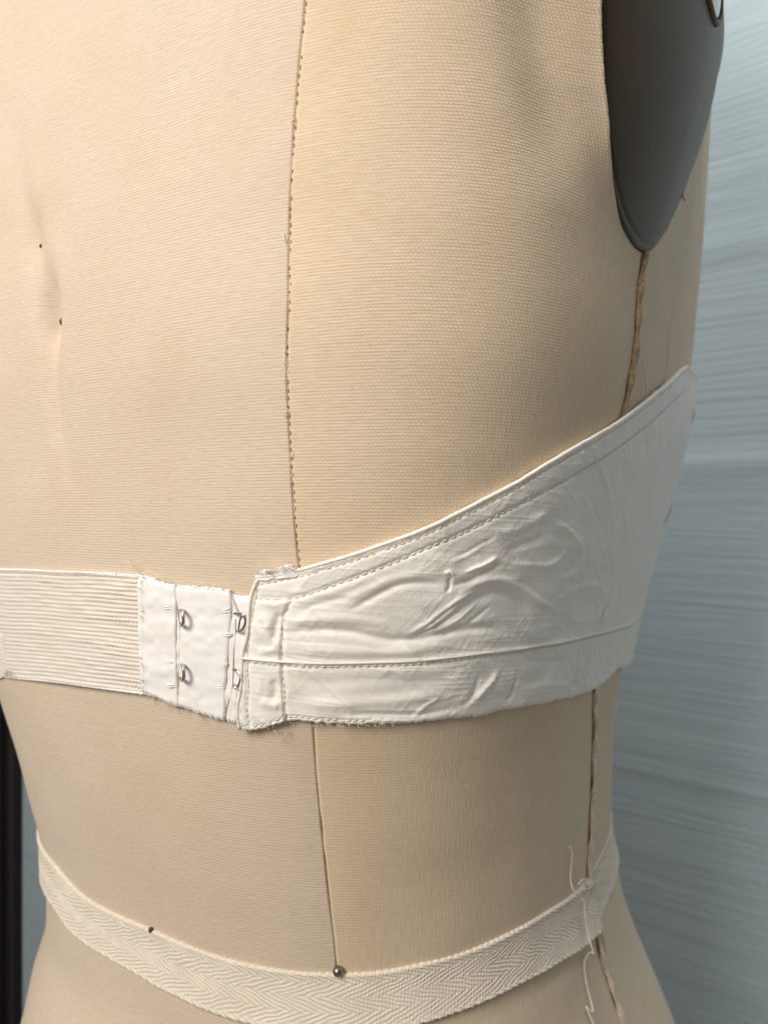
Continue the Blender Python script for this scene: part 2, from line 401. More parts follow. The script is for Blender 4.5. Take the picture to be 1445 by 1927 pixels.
def stitches(pts, pitch, fill, radius, place, mat, name='seam_stitching', parent=None, wob=.0, arch=.0002, keep=1., skip=None):
    """a row of thread stitches along a (psi,z) line; place(psi,z,off) puts them on the cloth they hold"""
    L = np.asarray(pts, float); m = np.stack([L[:, 0]*RM, L[:, 1]], -1)
    d = np.r_[0, np.cumsum(np.hypot(*np.diff(m, axis=0).T))]; n = int(d[-1]/pitch); lines = []
    for k in range(n):
        if rng.random() > keep: continue
        a = (k+rng.normal(0, .05))*pitch; q = np.linspace(a, a+pitch*fill*rng.uniform(.85, 1.1), 5)
        ps, zz = np.interp(q, d, L[:, 0]), np.interp(q, d, L[:, 1])
        j = rng.normal(0, wob, 2) if wob else (0, 0)
        ps = ps+j[0]/RM; zz = zz+np.linspace(0, j[1], 5)
        lines.append(place(ps, zz, radius*.4+arch*np.sin(np.linspace(0, math.pi, 5))))
    V, F = tubes(lines, lambda t: radius*(.55+.45*math.sin(math.pi*min(max(t, .0), 1))), 6)
    o = mesh(name, V, F, mat); o['kind'] = 'stuff'
    return child(o, parent)
zq = np.linspace(.33, -.02, 300)
stitches(np.stack([PB(zq), zq], -1), .0024, .50, .00017, lambda p, z, o: PB3(p, z, o-.0006), M_thread_b, parent=form, wob=.00018, arch=.0002, keep=.8)
zq = np.linspace(-.05, -.34, 200)
stitches(np.stack([PB(zq), zq], -1), .0030, .97, .00012, lambda p, z, o: PB3(p, z, o-.0009), M_thread_b, parent=form, arch=.0)
# loose fibres beside the princess seam
fl = []
for (x, y, dx, dy) in ((534,440,4,18),(535,660,3,30),(541,770,-6,14),(549,850,-5,12),(555,225,-7,9)):
    q = inv([(x, y), (x+dx*.3, y+dy*.5), (x+dx, y+dy)]); fl.append(PB3(q[:, 0], q[:, 1], np.array([.0002, .0009, .0003])))
V, F = tubes([smooth_line(l, 7) for l in fl], .00013, 5)
child(tag(mesh('seam_fray', V, F, M_thread_y), kind='stuff'), form)

def braid(z0, z1, mat, w0, seed):
    """the worn, twisted strip along the side seam"""
    r = random.Random(seed); z = np.linspace(z0, z1, int(abs(z1-z0)/.0007)); psi = SS(z)+.0016*np.sin(z*260+seed)*.5/RM*.3
    c = PB3(psi, z, .0008); t = np.gradient(c, axis=0); t /= np.linalg.norm(t, axis=1)[:, None]
    nrm = PB3(psi, z, .001)-PB3(psi, z, 0); nrm /= np.linalg.norm(nrm, axis=1)[:, None]; sd = np.cross(t, nrm)
    V, F = [], []; n = 12; an = np.linspace(0, 2*math.pi, n, endpoint=False)
    ph = np.cumsum(np.full(len(z), .0007))*2*math.pi/.0105
    for k in range(len(z)):
        w = w0*(.72+.28*abs(math.sin(ph[k]*.5+seed))+.12*math.sin(ph[k]*.31)); h = .00055*(1+.7*math.sin(ph[k]))+.0002
        tw = .5*math.sin(ph[k]*.5)
        x, y = w*np.cos(an), h*np.sin(an)+tw*w*.4*np.cos(an)
        V += (c[k]+x[:, None]*sd[k]+y[:, None]*nrm[k]).tolist()
    for k in range(len(z)-1):
        for s in range(n): F.append((k*n+s, k*n+(s+1) % n, (k+1)*n+(s+1) % n, (k+1)*n+s))
    F += [tuple(range(n)), tuple(range((len(z)-1)*n, len(z)*n))]
    return child(mesh('seam_braid', V, F, mat), form)
zz = inv([(1213,476),(1168,792),(1120,1290),(1107,1640),(1127,1772),(1172,1927)])[:, 1]
braid(zz[0], -.02, M_braid, .00165, 1)
braid(-.06, -.165, M_braid2, .0021, 2)
braid(-.168, -.33, M_braid2, .0021, 3)

# ------------------------------------------------------------------ the arm plate
ACX, ACZ = ARM[:-1].mean(0); _an = np.arctan2(ARM[:-1, 1]-ACZ, (ARM[:-1, 0]-ACX)*RM); _o = np.argsort(_an)
_an, _ar = _an[_o], np.hypot((ARM[:-1, 0]-ACX)*RM, ARM[:-1, 1]-ACZ)[_o]
def plate_off(psi, z):
    """a thin plate with a rounded rim and a shallow even dome"""
    x, y = (psi-ACX)*RM, z-ACZ
    R = np.interp(np.arctan2(y, x), np.r_[_an[-1]-2*math.pi, _an, _an[0]+2*math.pi], np.r_[_ar[-1], _ar, _ar[0]])
    q = np.clip(np.hypot(x, y)/R, 0, 1); d = (1-q)*R
    e = np.clip(d/.0022, 0, 1)
    return .0002+.0006*np.sqrt(e*(2-e))+.0125*(1-q**2.0)-.0004*g2(d-.0026, .0005)
ctr = ARM[:-1].mean(0); dense = smooth_line(np.vstack([ARM[-3:-1], ARM, ARM[1:3]]), 420)[20:-20]
dense = resample(ARM, 300)
rad = np.sqrt(np.linspace(1, .0009, 70)) ; rad = np.r_[1, 1-(1-rad)*1.0]
rad = np.r_[np.linspace(1, .86, 26), np.linspace(.86, .02, 40)[1:]]
pp = ctr[0]+(dense[None, :, 0]-ctr[0])*rad[:, None]; pz = ctr[1]+(dense[None, :, 1]-ctr[1])*rad[:, None]
po = plate_off(pp, pz); po = np.vstack([po[:1]*0-.0006, po]); pp = np.vstack([pp[:1], pp]); pz = np.vstack([pz[:1], pz])
plate = child(grid('arm_plate', P(pp, pz, po)[:, ::-1], M_plate), form)
# its screw in a worn hole near the top of the picture, and a nick on the rim
def on_plate(p, z, o=0.): return P(p, z, plate_off(np.asarray(p, float), np.asarray(z, float))+o)
sp = inv([(1339,-10)], .0125)[0]; an = np.linspace(0, 2*math.pi, 40)
rp, rz = sp[0]+.0105/RM*np.cos(an), sp[1]+.0075*np.sin(an)
V, F = tubes([on_plate(rp, rz, .0002)], .0011, 8)
sc = mesh('screw_hole', V, F, M_rust); sc.parent = plate
q = np.linspace(1, .02, 9)[:, None]
hp = sp[0]+.0085/RM*np.cos(an)*q; hz = sp[1]+.006*np.sin(an)*q
o = grid('screw_head', on_plate(hp, hz, .0006+.0012*(1-q**2)), M_steel); o.parent = plate
nk = inv([(1346,170),(1345,177),(1344,186)], .004)
V, F = tubes([on_plate(nk[:, 0], nk[:, 1], .0001)], .0004, 6)
o = mesh('nick', V, F, M_black); o.parent = plate
nk = inv([(1284,372),(1289,360),(1297,362),(1301,375)], .003)
V, F = tubes([on_plate(nk[:, 0], nk[:, 1], .0)], .00025, 6)
o = mesh('nick', V, F, M_black); o.parent = plate

# ------------------------------------------------------------------ the brassiere
bra = tag(empty('brassiere', tuple(P(1.2, -.06))), 'worn ivory satin brassiere band with hooks, fastened round the back of the dress form', 'brassiere')
def skirt(P0, offs, psi, z):
    """ring the grid with a rolled edge that goes down towards the body"""
    return P0
def patch(name, psi, z, off, mat, parent, UV=None, thick=.0008, edge_drop=None):
    """a sheet of cloth on the body from grids psi, z, off (v down, u right) with real thickness: front, turned edge and back"""
    nv, nu = psi.shape
    padp = np.pad(psi, 1, mode='edge'); padz = np.pad(z, 1, mode='edge'); pado = np.pad(off, 1, mode='edge')-0.
    pado[0] -= thick; pado[-1] -= thick; pado[:, 0] -= thick; pado[:, -1] -= thick
    pado[0, 0] = pado[1, 1]-thick; pado[0, -1] = pado[1, -2]-thick; pado[-1, 0] = pado[-2, 1]-thick; pado[-1, -1] = pado[-2, -2]-thick
    U = np.stack([-psi*RM, z], -1) if UV is None else UV
    U = np.pad(U, ((1, 1), (1, 1), (0, 0)), mode='edge')
    Pf = P(padp, padz, pado); n1, n2 = nv+2, nu+2
    st = max(1, nv//16), max(1, nu//40)                               # coarse back of the sheet
    ob = mesh(name, Pf.reshape(-1, 3), grid_faces(n1, n2), mat, None, U.reshape(-1, 2))
    return child(ob, parent)
def lattice(topL, botL, nu, nv, ku=None):
    t = np.linspace(0, 1, nu) if ku is None else ku
    A, B = resample(topL, nu, t), resample(botL, nu, t); v = np.linspace(0, 1, nv)[:, None]
    return A[None, :, 0]*(1-v)+B[None, :, 0]*v, A[None, :, 1]*(1-v)+B[None, :, 1]*v
ww = np.array([(608,1062,.0025)])

# --- elastic
et = inv([(0,1072),(50,1073),(97,1076),(194,1079),(258,1083),(290,1090)], .0015); eb = inv([(0,1273),(19,1275),(70,1280),(116,1285),(194,1296),(271,1306),(290,1310)], .0015)
et = np.vstack([[et[0, 0]+1.3, et[0, 1]], [et[0, 0]+.35, et[0, 1]], et]); eb = np.vstack([[et[0, 0], eb[0, 1]], [et[1, 0], eb[0, 1]], eb])
nu, nv = 560, 235
ku = np.r_[np.linspace(0, .62, 120)[:-1], np.linspace(.62, 1, nu-119)]
psi, z = lattice(et, eb, nu, nv, ku)
v = np.repeat(np.linspace(0, 1, nv)[:, None], nu, 1); arc = -psi*RM
ncord = 27
wv = v+.004*vnoise(psi, z, .012, .006, 5)
ph = wv*ncord
cord = np.abs(np.sin(math.pi*ph)); rowid = np.floor(ph)
near = sstep(arc, arc[0, -1]-.05, arc[0, -1]-.02)                    # the cords open up and twist near the sewn end
twist = np.sin(2*math.pi*(arc/.0015+(ph-rowid)*.8+rowid*.37))
off = .0007+(.00034+.00022*near)*(1+.45*vnoise(psi, z, .006, .0016, 71))*np.sqrt(cord)+.00010*near*twist*cord
bump_rows = sum(g2(v-c0-.03*(arc-arc[0, -1])/.05, .018)*sstep(arc, arc[0, -1]-a0, arc[0, -1]-a0+.006)*(1-sstep(arc, arc[0, -1]-a1, arc[0, -1]-a1+.01)) for c0, a0, a1 in ((.40, .040, .0), (.62, .047, .016), (.955, .02, -.01), (.12, .08, .05)))
off += .00035*bump_rows*(.5+.5*np.sin(2*math.pi*(arc/.0021+v*9)))
off += .0004*vnoise(psi, z, .02, .012, 6)+.00045*(g2(v, .012)+g2(v-1, .020))
off -= .0007*(sstep(v, .012, 0)+sstep(v, .988, 1))
patch('elastic_band', psi, z, off, M_elastic, bra, thick=.0010)
# its selvedges: soft rolled cords
for L, r in ((et, .00036), (eb, .00045)):
    q = resample(L, 500); q[:, 1] += .00004*np.sin(np.arange(500)*.9)
    V, F = tubes([P(q[:, 0], q[:, 1], .0009+.00004*np.sin(np.arange(500)*1.3))], r, 8)
    child(mesh('selvedge', V, F, M_cotton), bra)
# folded end of the elastic at the left edge
ft = inv([(-70,1188),(-30,1190),(1,1196)], .002); fb = inv([(-70,1290),(-30,1286),(14,1272)], .002)
psi, z = lattice(ft, fb, 60, 50); off = .0014+.0002*np.sin(z*2*math.pi/.0012)+.0003*sstep(psi, psi[:, -1:]+.012, psi[:, -1:])
patch('elastic_fold', psi, z, off, M_elastic, bra, thick=.0015)

# --- eye tape: three overlapping leaves
def ragged(n, a, seed): 
    r = np.random.default_rng(seed); return np.convolve(r.normal(0, a, n+4), np.ones(3)/3, 'same')[2:-2]
def leaf(top, bot, base, name, seed, nu=110, nv=170, crease=()):
    T, B = inv(top, base), inv(bot, base); psi, z = lattice(T, B, nu, nv)
    v = np.linspace(0, 1, nv)[:, None]
    psi = psi+ragged(nv, .0006, seed)[:, None]*np.linspace(0, 1, nu)[None]
    z = z+(ragged(nu, .00022, seed+1)[None]*(1-v)**6+ragged(nu, .0004, seed+2)[None]*v**6)
    off = base+.00030*vnoise(psi, z, .010, .0035, seed)+.00016*vnoise(psi, z, .003, .0022, seed+5)
    u = np.linspace(0, 1, nu)[None]
    for (c, d, s) in crease: off = off+d*g2(u-c, s)
    off = off-.0005*(sstep(v, .04, 0)+sstep(v, .97, 1))-.00045*sstep(u, .955, 1)**2
    return patch(name, psi, z, off, M_cotton, bra, thick=.0007), (psi, z, off)
leaf([(425,1112),(447,1122),(500,1122)], [(400,1350),(445,1364),(500,1366)], .0009, 'eye_tape', 30)
leaf([(320,1101),(350,1103),(400,1106),(430,1109),(437,1130)], [(320,1326),(360,1338),(395,1349),(420,1356),(423,1355)], .0015, 'eye_tape', 40)
leaf([(259,1084),(275,1087),(300,1095),(327,1102),(331,1118)], [(266,1302),(290,1313),(310,1322),(333,1330),(335,1328)], .0021, 'eye_tape', 50, crease=((.08, .0004, .05),))
# small thread bars that hold the eyes
bars = []
for (x, y, b) in ((316,1141,.0022),(322,1188,.0022),(320,1243,.0022),(321,1288,.0022),(425,1147,.0016),(428,1192,.0016),(420,1249,.0016),(414,1290,.0016)):
    for k in range(2):
        q = inv([(x-8, y+k*4+rng.normal(0, 1)), (x, y+1+k*4), (x+8, y+k*4+rng.normal(0, 1.5))], b)
        bars.append(smooth_line(P(q[:, 0], q[:, 1], b+np.array([-.0003, .0001, -.0003])), 6))
V, F = tubes(bars, .00019, 6); child(tag(mesh('bar_tack', V, F, M_cotton), kind='stuff'), bra)
# yellowed thread lying down the folds
def px_line(pts, base, n=60, wob=0.):
    q = smooth_line(inv(pts, base), n)
    return P(q[:, 0], q[:, 1], base+wob*np.sin(np.arange(n)*.8))
V, F = tubes([px_line([(329,1105),(332,1122),(335,1150),(339,1190),(337,1240),(336,1290),(334,1328)], .0015),
              px_line([(431,1110),(441,1135),(449,1155),(452,1162)], .0014), px_line([(443,1165),(443,1195),(440,1225),(439,1250),(438,1285),(430,1320),(421,1354)], .0010),
              px_line([(446,1300),(444,1330),(443,1362)], .0010)], .00016, 6)
child(tag(mesh('fold_thread', V, F, M_pale), kind='stuff'), bra)
# metal eyes
def wire(pts, heights, r=.00045, name='metal_eye', n=40):
    q = inv(pts, .003); L = smooth_line(P(q[:, 0], q[:, 1], np.array(heights)-.0005), n)
    V, F = tubes([L], r, 10); return child(mesh(name, V, F, M_steel), bra)
for (x, y) in ((340,1164), (341,1267)):
    wire([(x-5,y-14),(x+1,y-14),(x+6,y-11),(x+9,y-2),(x+9,y+6),(x+6,y+12),(x,y+13),(x-5,y+11)], [.0016,.0026,.0042,.0046,.0046,.0042,.0028,.0018], .00055)
wire([(438,1156),(450,1156),(458,1157),(462,1165),(459,1180),(452,1188),(442,1189)], [.0018,.0028,.0034,.0034,.0034,.0030,.0018], .00042)
wire([(455,1158),(452,1166),(450,1176),(448,1187)], [.0036,.0034,.0034,.0028], .0003, 'metal_hook')
wire([(436,1262),(446,1264),(452,1272),(451,1284),(447,1293),(436,1290)], [.0018,.0028,.0032,.0032,.0034,.0018], .00042)
wire([(437,1289),(442,1293),(449,1297)], [.0024,.0036,.0036], .0004, 'metal_hook')

# --- satin wing
wt_px = [(481,1087),(520,1083),(566,1073),(608,1061),(677,1041),(717,1027),(760,1012),(818,988),(898,948),(968,912),(1015,883),(1097,835),(1163,796),(1221,753),(1262,720),(1292,690)]
wb_px = [(450,1374),(490,1371),(538,1358),(600,1361),(656,1364),(720,1363),(780,1360),(850,1352),(900,1348),(953,1336),(1035,1321),(1097,1305),(1138,1286),(1164,1258)]
WT, WB = inv(wt_px, .0025), inv(wb_px, .002)
WT = smooth_line(WT, 160); WB = smooth_line(WB, 160)
ext = -1.0
def extend(L, rise):
    p0 = L[-1]; s = (L[-1, 1]-L[-12, 1])/(L[-1, 0]-L[-12, 0])
    k = np.linspace(.1, 1, 10)
    return np.vstack([L, np.stack([p0[0]+ext*k, p0[1]+rise*np.sin(k*1.6)], -1)])
WTx, WBx = extend(WT, .002), extend(WB, -.012)
nu, nv = 700, 250
nin = 600
def tpar(L, nvis):
    d = np.r_[0, np.cumsum(np.hypot(L[1:, 0]-L[:-1, 0], L[1:, 1]-L[:-1, 1]))]; f = d[nvis-1]/d[-1]
    return np.r_[np.linspace(0, f, nin)[:-1], np.linspace(f, 1, nu-nin+1)]
A, B = resample(WTx, nu, tpar(WTx, 160)), resample(WBx, nu, tpar(WBx, 160))
lft = inv([(483,1090),(469,1131),(464,1194),(455,1235),(452,1294),(445,1346),(450,1374)], .0035)
v1 = np.linspace(0, 1, nv); v = v1[:, None]; u = np.linspace(0, 1, nu)[None]
psi = A[None, :, 0]*(1-v)+B[None, :, 0]*v; z = A[None, :, 1]*(1-v)+B[None, :, 1]*v
lz = np.interp(v1, np.linspace(0, 1, len(lft)), lft[:, 0]); sh = (lz-psi[:, 0])[:, None]
psi = psi+sh*np.exp(-(psi[:, :1]-psi)*RM/.006)
def I(*pts): return smooth_line(inv(pts, .003), 14) if len(pts) > 2 else inv(pts, .003)
SEAM = smooth_line(inv([(452,1238),(500,1243),(531,1246),(600,1249),(700,1248),(800,1243),(900,1231),(1000,1218),(1100,1199),(1160,1184),(1186,1176)], .003), 50)
SEAM = np.vstack([SEAM, [[SEAM[-1, 0]-k, SEAM[-1, 1]+.004*k] for k in (.15, .4, .7, 1.0)]])
PLK = smooth_line(inv([(546,1130),(541,1145),(533,1165),(531,1195),(529,1235),(531,1270),(533,1310),(538,1358)], .003), 30)
LED = smooth_line(inv([(484,1098),(478,1131),(468,1194),(464,1235),(466,1294),(464,1340),(468,1366)], .0035), 30)
TOP2 = smooth_line(inv([(484,1126),(530,1128),(567,1122),(647,1095),(733,1063),(808,1031),(872,1004),(936,972),(1038,919),(1107,881),(1150,854),(1200,818),(1250,776),(1285,742)], .003), 70)
TOP1 = smooth_line(inv([(488,1101),(566,1085),(608,1073),(677,1052),(717,1038),(760,1023),(818,999),(898,959),(968,923),(1015,893),(1097,846),(1163,806),(1221,764),(1270,724)], .003), 60)
BOT1 = smooth_line(inv([(455,1370),(490,1366),(538,1352),(600,1355),(656,1358),(700,1357)], .003), 40)
WR = [  # (points, height mm, half width mm)
 (I((655,1150),(680,1138),(711,1121),(746,1104),(798,1097),(836,1100)), -.75, 1.5),
 (I((650,1128),(690,1112),(740,1090),(800,1082)), .45, 1.8),
 (I((531,1190),(608,1186),(677,1193),(729,1206),(798,1201),(850,1189),(900,1182),(960,1186)), -1.25, 1.9),
 (I((540,1222),(621,1226),(677,1229),(760,1228),(850,1215)), .75, 2.2),
 (I((540,1170),(600,1165),(680,1168),(740,1178)), .6, 2.0),
 (I((772,1193),(810,1170),(850,1138),(900,1110)), .6, 1.0), (I((780,1200),(830,1176),(880,1140)), -.6, .8),
 (I((800,1188),(840,1160),(870,1132)), .4, .6), (I((815,1196),(862,1168),(905,1130)), .45, .8), (I((830,1203),(885,1172),(925,1140)), -.5, 1.0),
 (I((846,1088),(848,1100),(842,1118)), -.9, .8), (I((838,1079),(846,1077),(856,1079)), .9, .9),
 (I((875,1078),(895,1070),(912,1063),(941,1047)), .9, .9), (I((850,1103),(885,1092),(912,1078),(945,1062)), -.85, 1.3),
 (I((846,1060),(880,1046),(920,1020)), .35, 1.2), (I((860,1050),(900,1030),(935,1008)), -.4, 1.0),
 (I((850,1140),(870,1118),(891,1103),(932,1091),(974,1103),(1015,1132),(1044,1146)), .95, 1.7), (I((880,1140),(925,1118),(970,1128),(1000,1150)), -.8, 2.2),
 (I((1048,984),(1066,992),(1081,1008),(1093,1028),(1098,1048),(1097,1082)), .9, 1.5), (I((1040,1000),(1066,1020),(1078,1050),(1080,1080)), -.6, 1.8),
 (I((960,1062),(1000,1066),(1040,1062),(1070,1040)), .55, 1.6),
 (I((1044,1136),(1062,1122),(1081,1111),(1114,1101),(1130,1104),(1140,1117),(1138,1136)), .95, 1.5), (I((1080,1136),(1105,1130),(1128,1138)), -.8, 2.0),
 (I((1042,1128),(1050,1142),(1068,1160),(1097,1169),(1150,1158)), .7, 1.4),
 (I((1190,900),(1205,870),(1221,831),(1236,794)), 1.0, 2.0), (I((1160,905),(1185,880),(1200,850),(1210,820)), -.5, 2.0), (I((1170,912),(1200,905),(1240,880),(1270,850)), -.7, 2.2),
 (I((1155,940),(1157,970),(1159,1021)), .6, 1.6), (I((1188,960),(1192,1010),(1202,1072)), -.6, 1.4), (I((1176,950),(1182,1010),(1186,1060)), .4, 1.4),
 (I((1110,1010),(1140,1032),(1175,1050)), .5, 2.0), (I((1100,1075),(1150,1078),(1200,1095)), -.7, 2.4),
 (I((1093,1210),(1090,1236),(1086,1262),(1092,1290)), -1.0, 1.1), (I((1108,1206),(1112,1240),(1106,1286)), .9, 1.5), (I((1134,1200),(1140,1228),(1132,1262)), -.8, 1.0), (I((1152,1196),(1156,1228),(1150,1260)), .6, 1.3),
 (I((895,1320),(915,1296),(932,1276),(940,1262)), .9, 1.5), (I((870,1330),(895,1300),(905,1270)), -.6, 1.4), (I((955,1322),(968,1296),(975,1270)), -.6, 1.3), (I((985,1240),(1030,1246),(1065,1240)), -.5, 1.6), (I((980,1300),(1030,1290),(1075,1292)), .55, 1.8),
 (I((546,1322),(600,1326),(680,1324),(760,1318),(850,1302)), .7, 2.6), (I((640,1345),(720,1347),(800,1345),(860,1334)), -.7, 1.5), (I((780,1352),(800,1332),(826,1316)), .5, 1.1),
 (I((545,1275),(600,1285),(670,1282),(760,1272)), -.45, 2.6), (I((700,1262),(780,1268),(860,1258)), .35, 2.2),
 (I((527,1150),(523,1168),(518,1190),(514,1212)), -1.1, 2.0), (I((486,1160),(500,1168),(508,1185)), .6, 2.2), (I((486,1222),(500,1226),(522,1220)), .7, 1.6),
 (I((516,1276),(518,1300),(514,1322)), -1.0, 2.2), (I((490,1318),(500,1324),(526,1330)), .9, 2.2), (I((484,1270),(490,1290),(486,1310)), .3, 1.6),
 (I((495,1132),(520,1138),(540,1130)), .5, 1.4),
 (I((570,1130),(640,1110),(700,1088)), .35, 1.6), (I((560,1150),(620,1132),(660,1124)), -.4, 1.4),
 (I((930,1010),(990,990),(1040,960)), .4, 2.2), (I((950,1040),(1000,1020),(1030,1010)), -.45, 2.0)]
zc_top = WTx
def wing_off(psi, z):
    sr = sstep(-psi, .0, .55)
    o = .0021+.0016*sr+.0010*sstep(-psi, .3, .7)*sstep(z, -.03, .04)
    for L, h, s in WR:
        c = -L[:, 0].mean(); h = h*(.9-.44*float(sstep(c, -.6, -.25))-.2*float(sstep(c, -.2, .1))); s = s*(1+.9*float(sstep(c, -.55, -.15)))
        lo, hi = L.min(0), L.max(0); pad = s*.003*1.2
        m = (psi > lo[0]-pad/RM) & (psi < hi[0]+pad/RM) & (z > lo[1]-pad) & (z < hi[1]+pad)
        if m.any():
            d, t = dist_line(psi[m], z[m], L); o[m] += .001*h*g2(d, s*.00048)*np.clip(np.minimum(t, 1-t)*5+.12, 0, 1)
    q = psi*RM
    body = sstep(-psi, -1.35, -.6)
    n1 = vnoise((q*.8+z*.6)/RM, z*.8-q*.6, .017, .0052, 11); n2 = vnoise((q*.75+z*.66)/RM, z*.75-q*.66, .008, .0026, 12); n3 = vnoise((q*.95-z*.3)/RM, z*.95+q*.3, .012, .0055, 13)
    fade = 1.15-.75*sstep(-psi, -.35, .2)
    rg = (1-np.abs(n1))**3
    f1 = vnoise((q+.35*z)/RM, z*.94-q*.06, .026, .0016, 14); f2 = vnoise((q*.8+z*.6)/RM, z*.8-q*.6, .011, .0011, 15); f3 = vnoise((q*.6-z*.8)/RM, z*.6+q*.8, .009, .0013, 16)
    cr = lambda f: np.maximum(0, 1-np.abs(f)*2.6)**2                 # fine pulled creases
    o += (.00017*cr(f1)+.00013*cr(f2)+.00010*cr(f3))*(1-.88*sstep(-psi, -.35, .15))*(.55+.6*np.clip(n3+.4, 0, 1))
    o += (.00022*n1+.00028*rg+.00014*n2)*fade+.00026*n3*(.25+.75*fade)
    ds, _ = dist_line(psi, z, SEAM); below = z < np.interp(-psi, -SEAM[:, 0], SEAM[:, 1])
    o += .00040*g2(ds, .00045)                                       # the raised welt
    d2 = ds*np.where(below, 1, -1)
    o += -.00022*g2(d2-.0011, .0005)
    dp, _ = dist_line(psi, z, PLK); left = psi > np.interp(z, PLK[::-1, 1], PLK[::-1, 0])
    up = sstep(PLK[0, 1]-z, -.001, .0025)
    o += up*np.where(left, .0006*sstep(dp, 0, .0008), 0)-.00035*g2(dp, .0006)
    dl, _ = dist_line(psi, z, LED); o -= .00055*g2(dl, .0005)
    dt, _ = dist_line(psi, z, TOP2); o -= .00050*g2(dt, .00050)
    d1, _ = dist_line(psi, z, TOP1); o -= .00035*g2(d1, .00035)
    db, _ = dist_line(psi, z, BOT1); o -= .0004*g2(db, .0004)
    return np.maximum(o, .0006)
off = wing_off(psi, z)
vv = np.repeat(v, nu, 1)
off -= .0006*(sstep(vv, .010, 0)+sstep(vv, .985, 1))
z = z+(ragged(nu, .00012, 3)[None]*(1-v)**30+ragged(nu, .0003, 4)[None]*v**30)
wing = patch('satin_wing', psi, z, off, M_satin, bra, thick=.0016)
def on_wing(p, z, o=0.):
    p, z = np.broadcast_arrays(np.asarray(p, float), np.asarray(z, float)); return P(p, z, wing_off(p.copy(), z.copy())+o)
# folded binding along the top edge
q = resample(WTx, 420, tpar(WTx, 160)[np.linspace(0, nu-1, 420).astype(int)])
V, F = tubes([P(q[:, 0], q[:, 1]+.0001, wing_off(q[:, 0].copy(), q[:, 1].copy())-.0003)], .0006, 10)
child(mesh('top_binding', V, F, M_binding), bra)
lw = smooth_line(lft, 40); V, F = tubes([P(lw[:, 0], lw[:, 1], wing_off(lw[:, 0].copy(), lw[:, 1].copy())-.0002)], .0006, 8)
child(mesh('end_fold', V, F, M_binding), bra)
for L, pit, fil, r, mt, kp, wb in ((TOP1, .0019, .72, .00016, M_thread_y, .97, .00006), (TOP2, .0021, .72, .00021, M_thread, 1, .0001), (PLK, .0019, .7, .00018, M_thread_y, .9, .0002),
                           (LED, .0018, .7, .00018, M_thread_y, 1, .0001), (BOT1, .0019, .75, .00022, M_thread, 1, .0002)):
    stitches(L, pit, fil, r, on_wing, mt, 'stitching', bra, wb, .00018, kp)
S2 = SEAM.copy(); S2[:, 1] -= .0010
stitches(S2, .0020, .72, .00020, on_wing, M_thread_y, 'stitching', bra, .00007, .0002)
V, F = tubes([on_wing(SEAM[:, 0], SEAM[:, 1], -.0001)], .00034, 8)
child(mesh('seam_cord', V, F, M_binding), bra)

# the frayed cotton facing that shows above the corner
q = lattice(inv([(486,1078),(497,1070),(512,1072),(528,1066),(548,1063),(556,1071)], .002), inv([(484,1092),(520,1090),(558,1084)], .002), 70, 30)
fz = .0024+.00025*vnoise(q[0], q[1], .0018, .0014, 61)+.00012*vnoise(q[0], q[1], .0007, .0007, 62)
patch('frayed_facing', q[0]+.004*vnoise(q[0], q[1], .001, .0012, 63), q[1]+.0005*vnoise(q[0], q[1], .0012, .002, 64), fz, M_cotton, bra, thick=.0016)
# tan piping of the cup, just turning out of sight round the front
for px in ([(1312,768),(1311,782),(1307,800)], [(1264,942),(1257,962),(1247,990)]):
    q = smooth_line(inv(px, .0030), 24)
    V, F = tubes([P(q[:, 0]+.01, q[:, 1], wing_off(q[:, 0]+.01, q[:, 1].copy())-.0001)], lambda t: .0002+.0004*math.sin(math.pi*t), 8)
    child(mesh('cup_piping', V, F, M_braid), bra)
# frayed fibres
def fuzz(px, n, L, base, up, r=.00010, spread=6, curl=.6):
    n = max(4, int(n*.45))
    out = []; pts = np.asarray(px, float)
    for k in range(n):
        c = resample(pts, 2, [rng.random(), 1])[0]+rng.normal(0, spread*.35, 2)
        a = math.atan2(up[1], up[0])+rng.normal(0, .7); m = 6; l = L*rng.uniform(.4, 1.2)/m; pp = [c]
        for j in range(m): a += rng.normal(0, curl); pp.append(pp[-1]+l*np.array([math.cos(a), math.sin(a)]))
        q = inv(pp, base); h = base+np.cumsum(rng.normal(.0001, .0003, m+1))
        out.append(P(q[:, 0], q[:, 1], np.maximum(h, .0004)))
    return out
lines = fuzz([(487,1080),(520,1074),(552,1068)], 70, 9, .0028, (0, -1), spread=6, curl=.8, r=.00014)+fuzz([(268,1304),(334,1330),(419,1357),(445,1365)], 60, 6, .0016, (0, 1), spread=2)
lines += fuzz([(450,1375),(500,1371),(540,1360),(600,1363),(740,1364)], 50, 5, .0018, (0, 1), spread=2)+fuzz([(517,1372),(528,1376)], 9, 20, .002, (.2, 1), spread=5, curl=.5)
lines += fuzz([(262,1084),(330,1102),(430,1109)], 60, 6, .002, (0, -1), spread=3)+fuzz([(252,1068),(264,1086)], 14, 20, .002, (-.4, -1), spread=5, curl=.35)
lines += fuzz([(266,1090),(270,1180),(270,1300)], 60, 4, .0022, (-1, 0), spread=2)+fuzz([(483,1095),(464,1200),(452,1300),(447,1360)], 30, 4, .003, (-1, 0), spread=2)
lines += fuzz([(844,1078),(858,1076)], 26, 12, .0045, (1, -.4), spread=4, curl=.8)+fuzz([(14,1262),(22,1268),(30,1270)], 40, 10, .0018, (0, 1), spread=4)
lines += fuzz([(97,1077),(194,1080),(258,1084)], 50, 5, .001, (0, -1), spread=2)
V, F = tubes(lines, .00011, 4)
child(tag(mesh('frayed_edge', V, F, M_fuzz), kind='stuff'), bra)

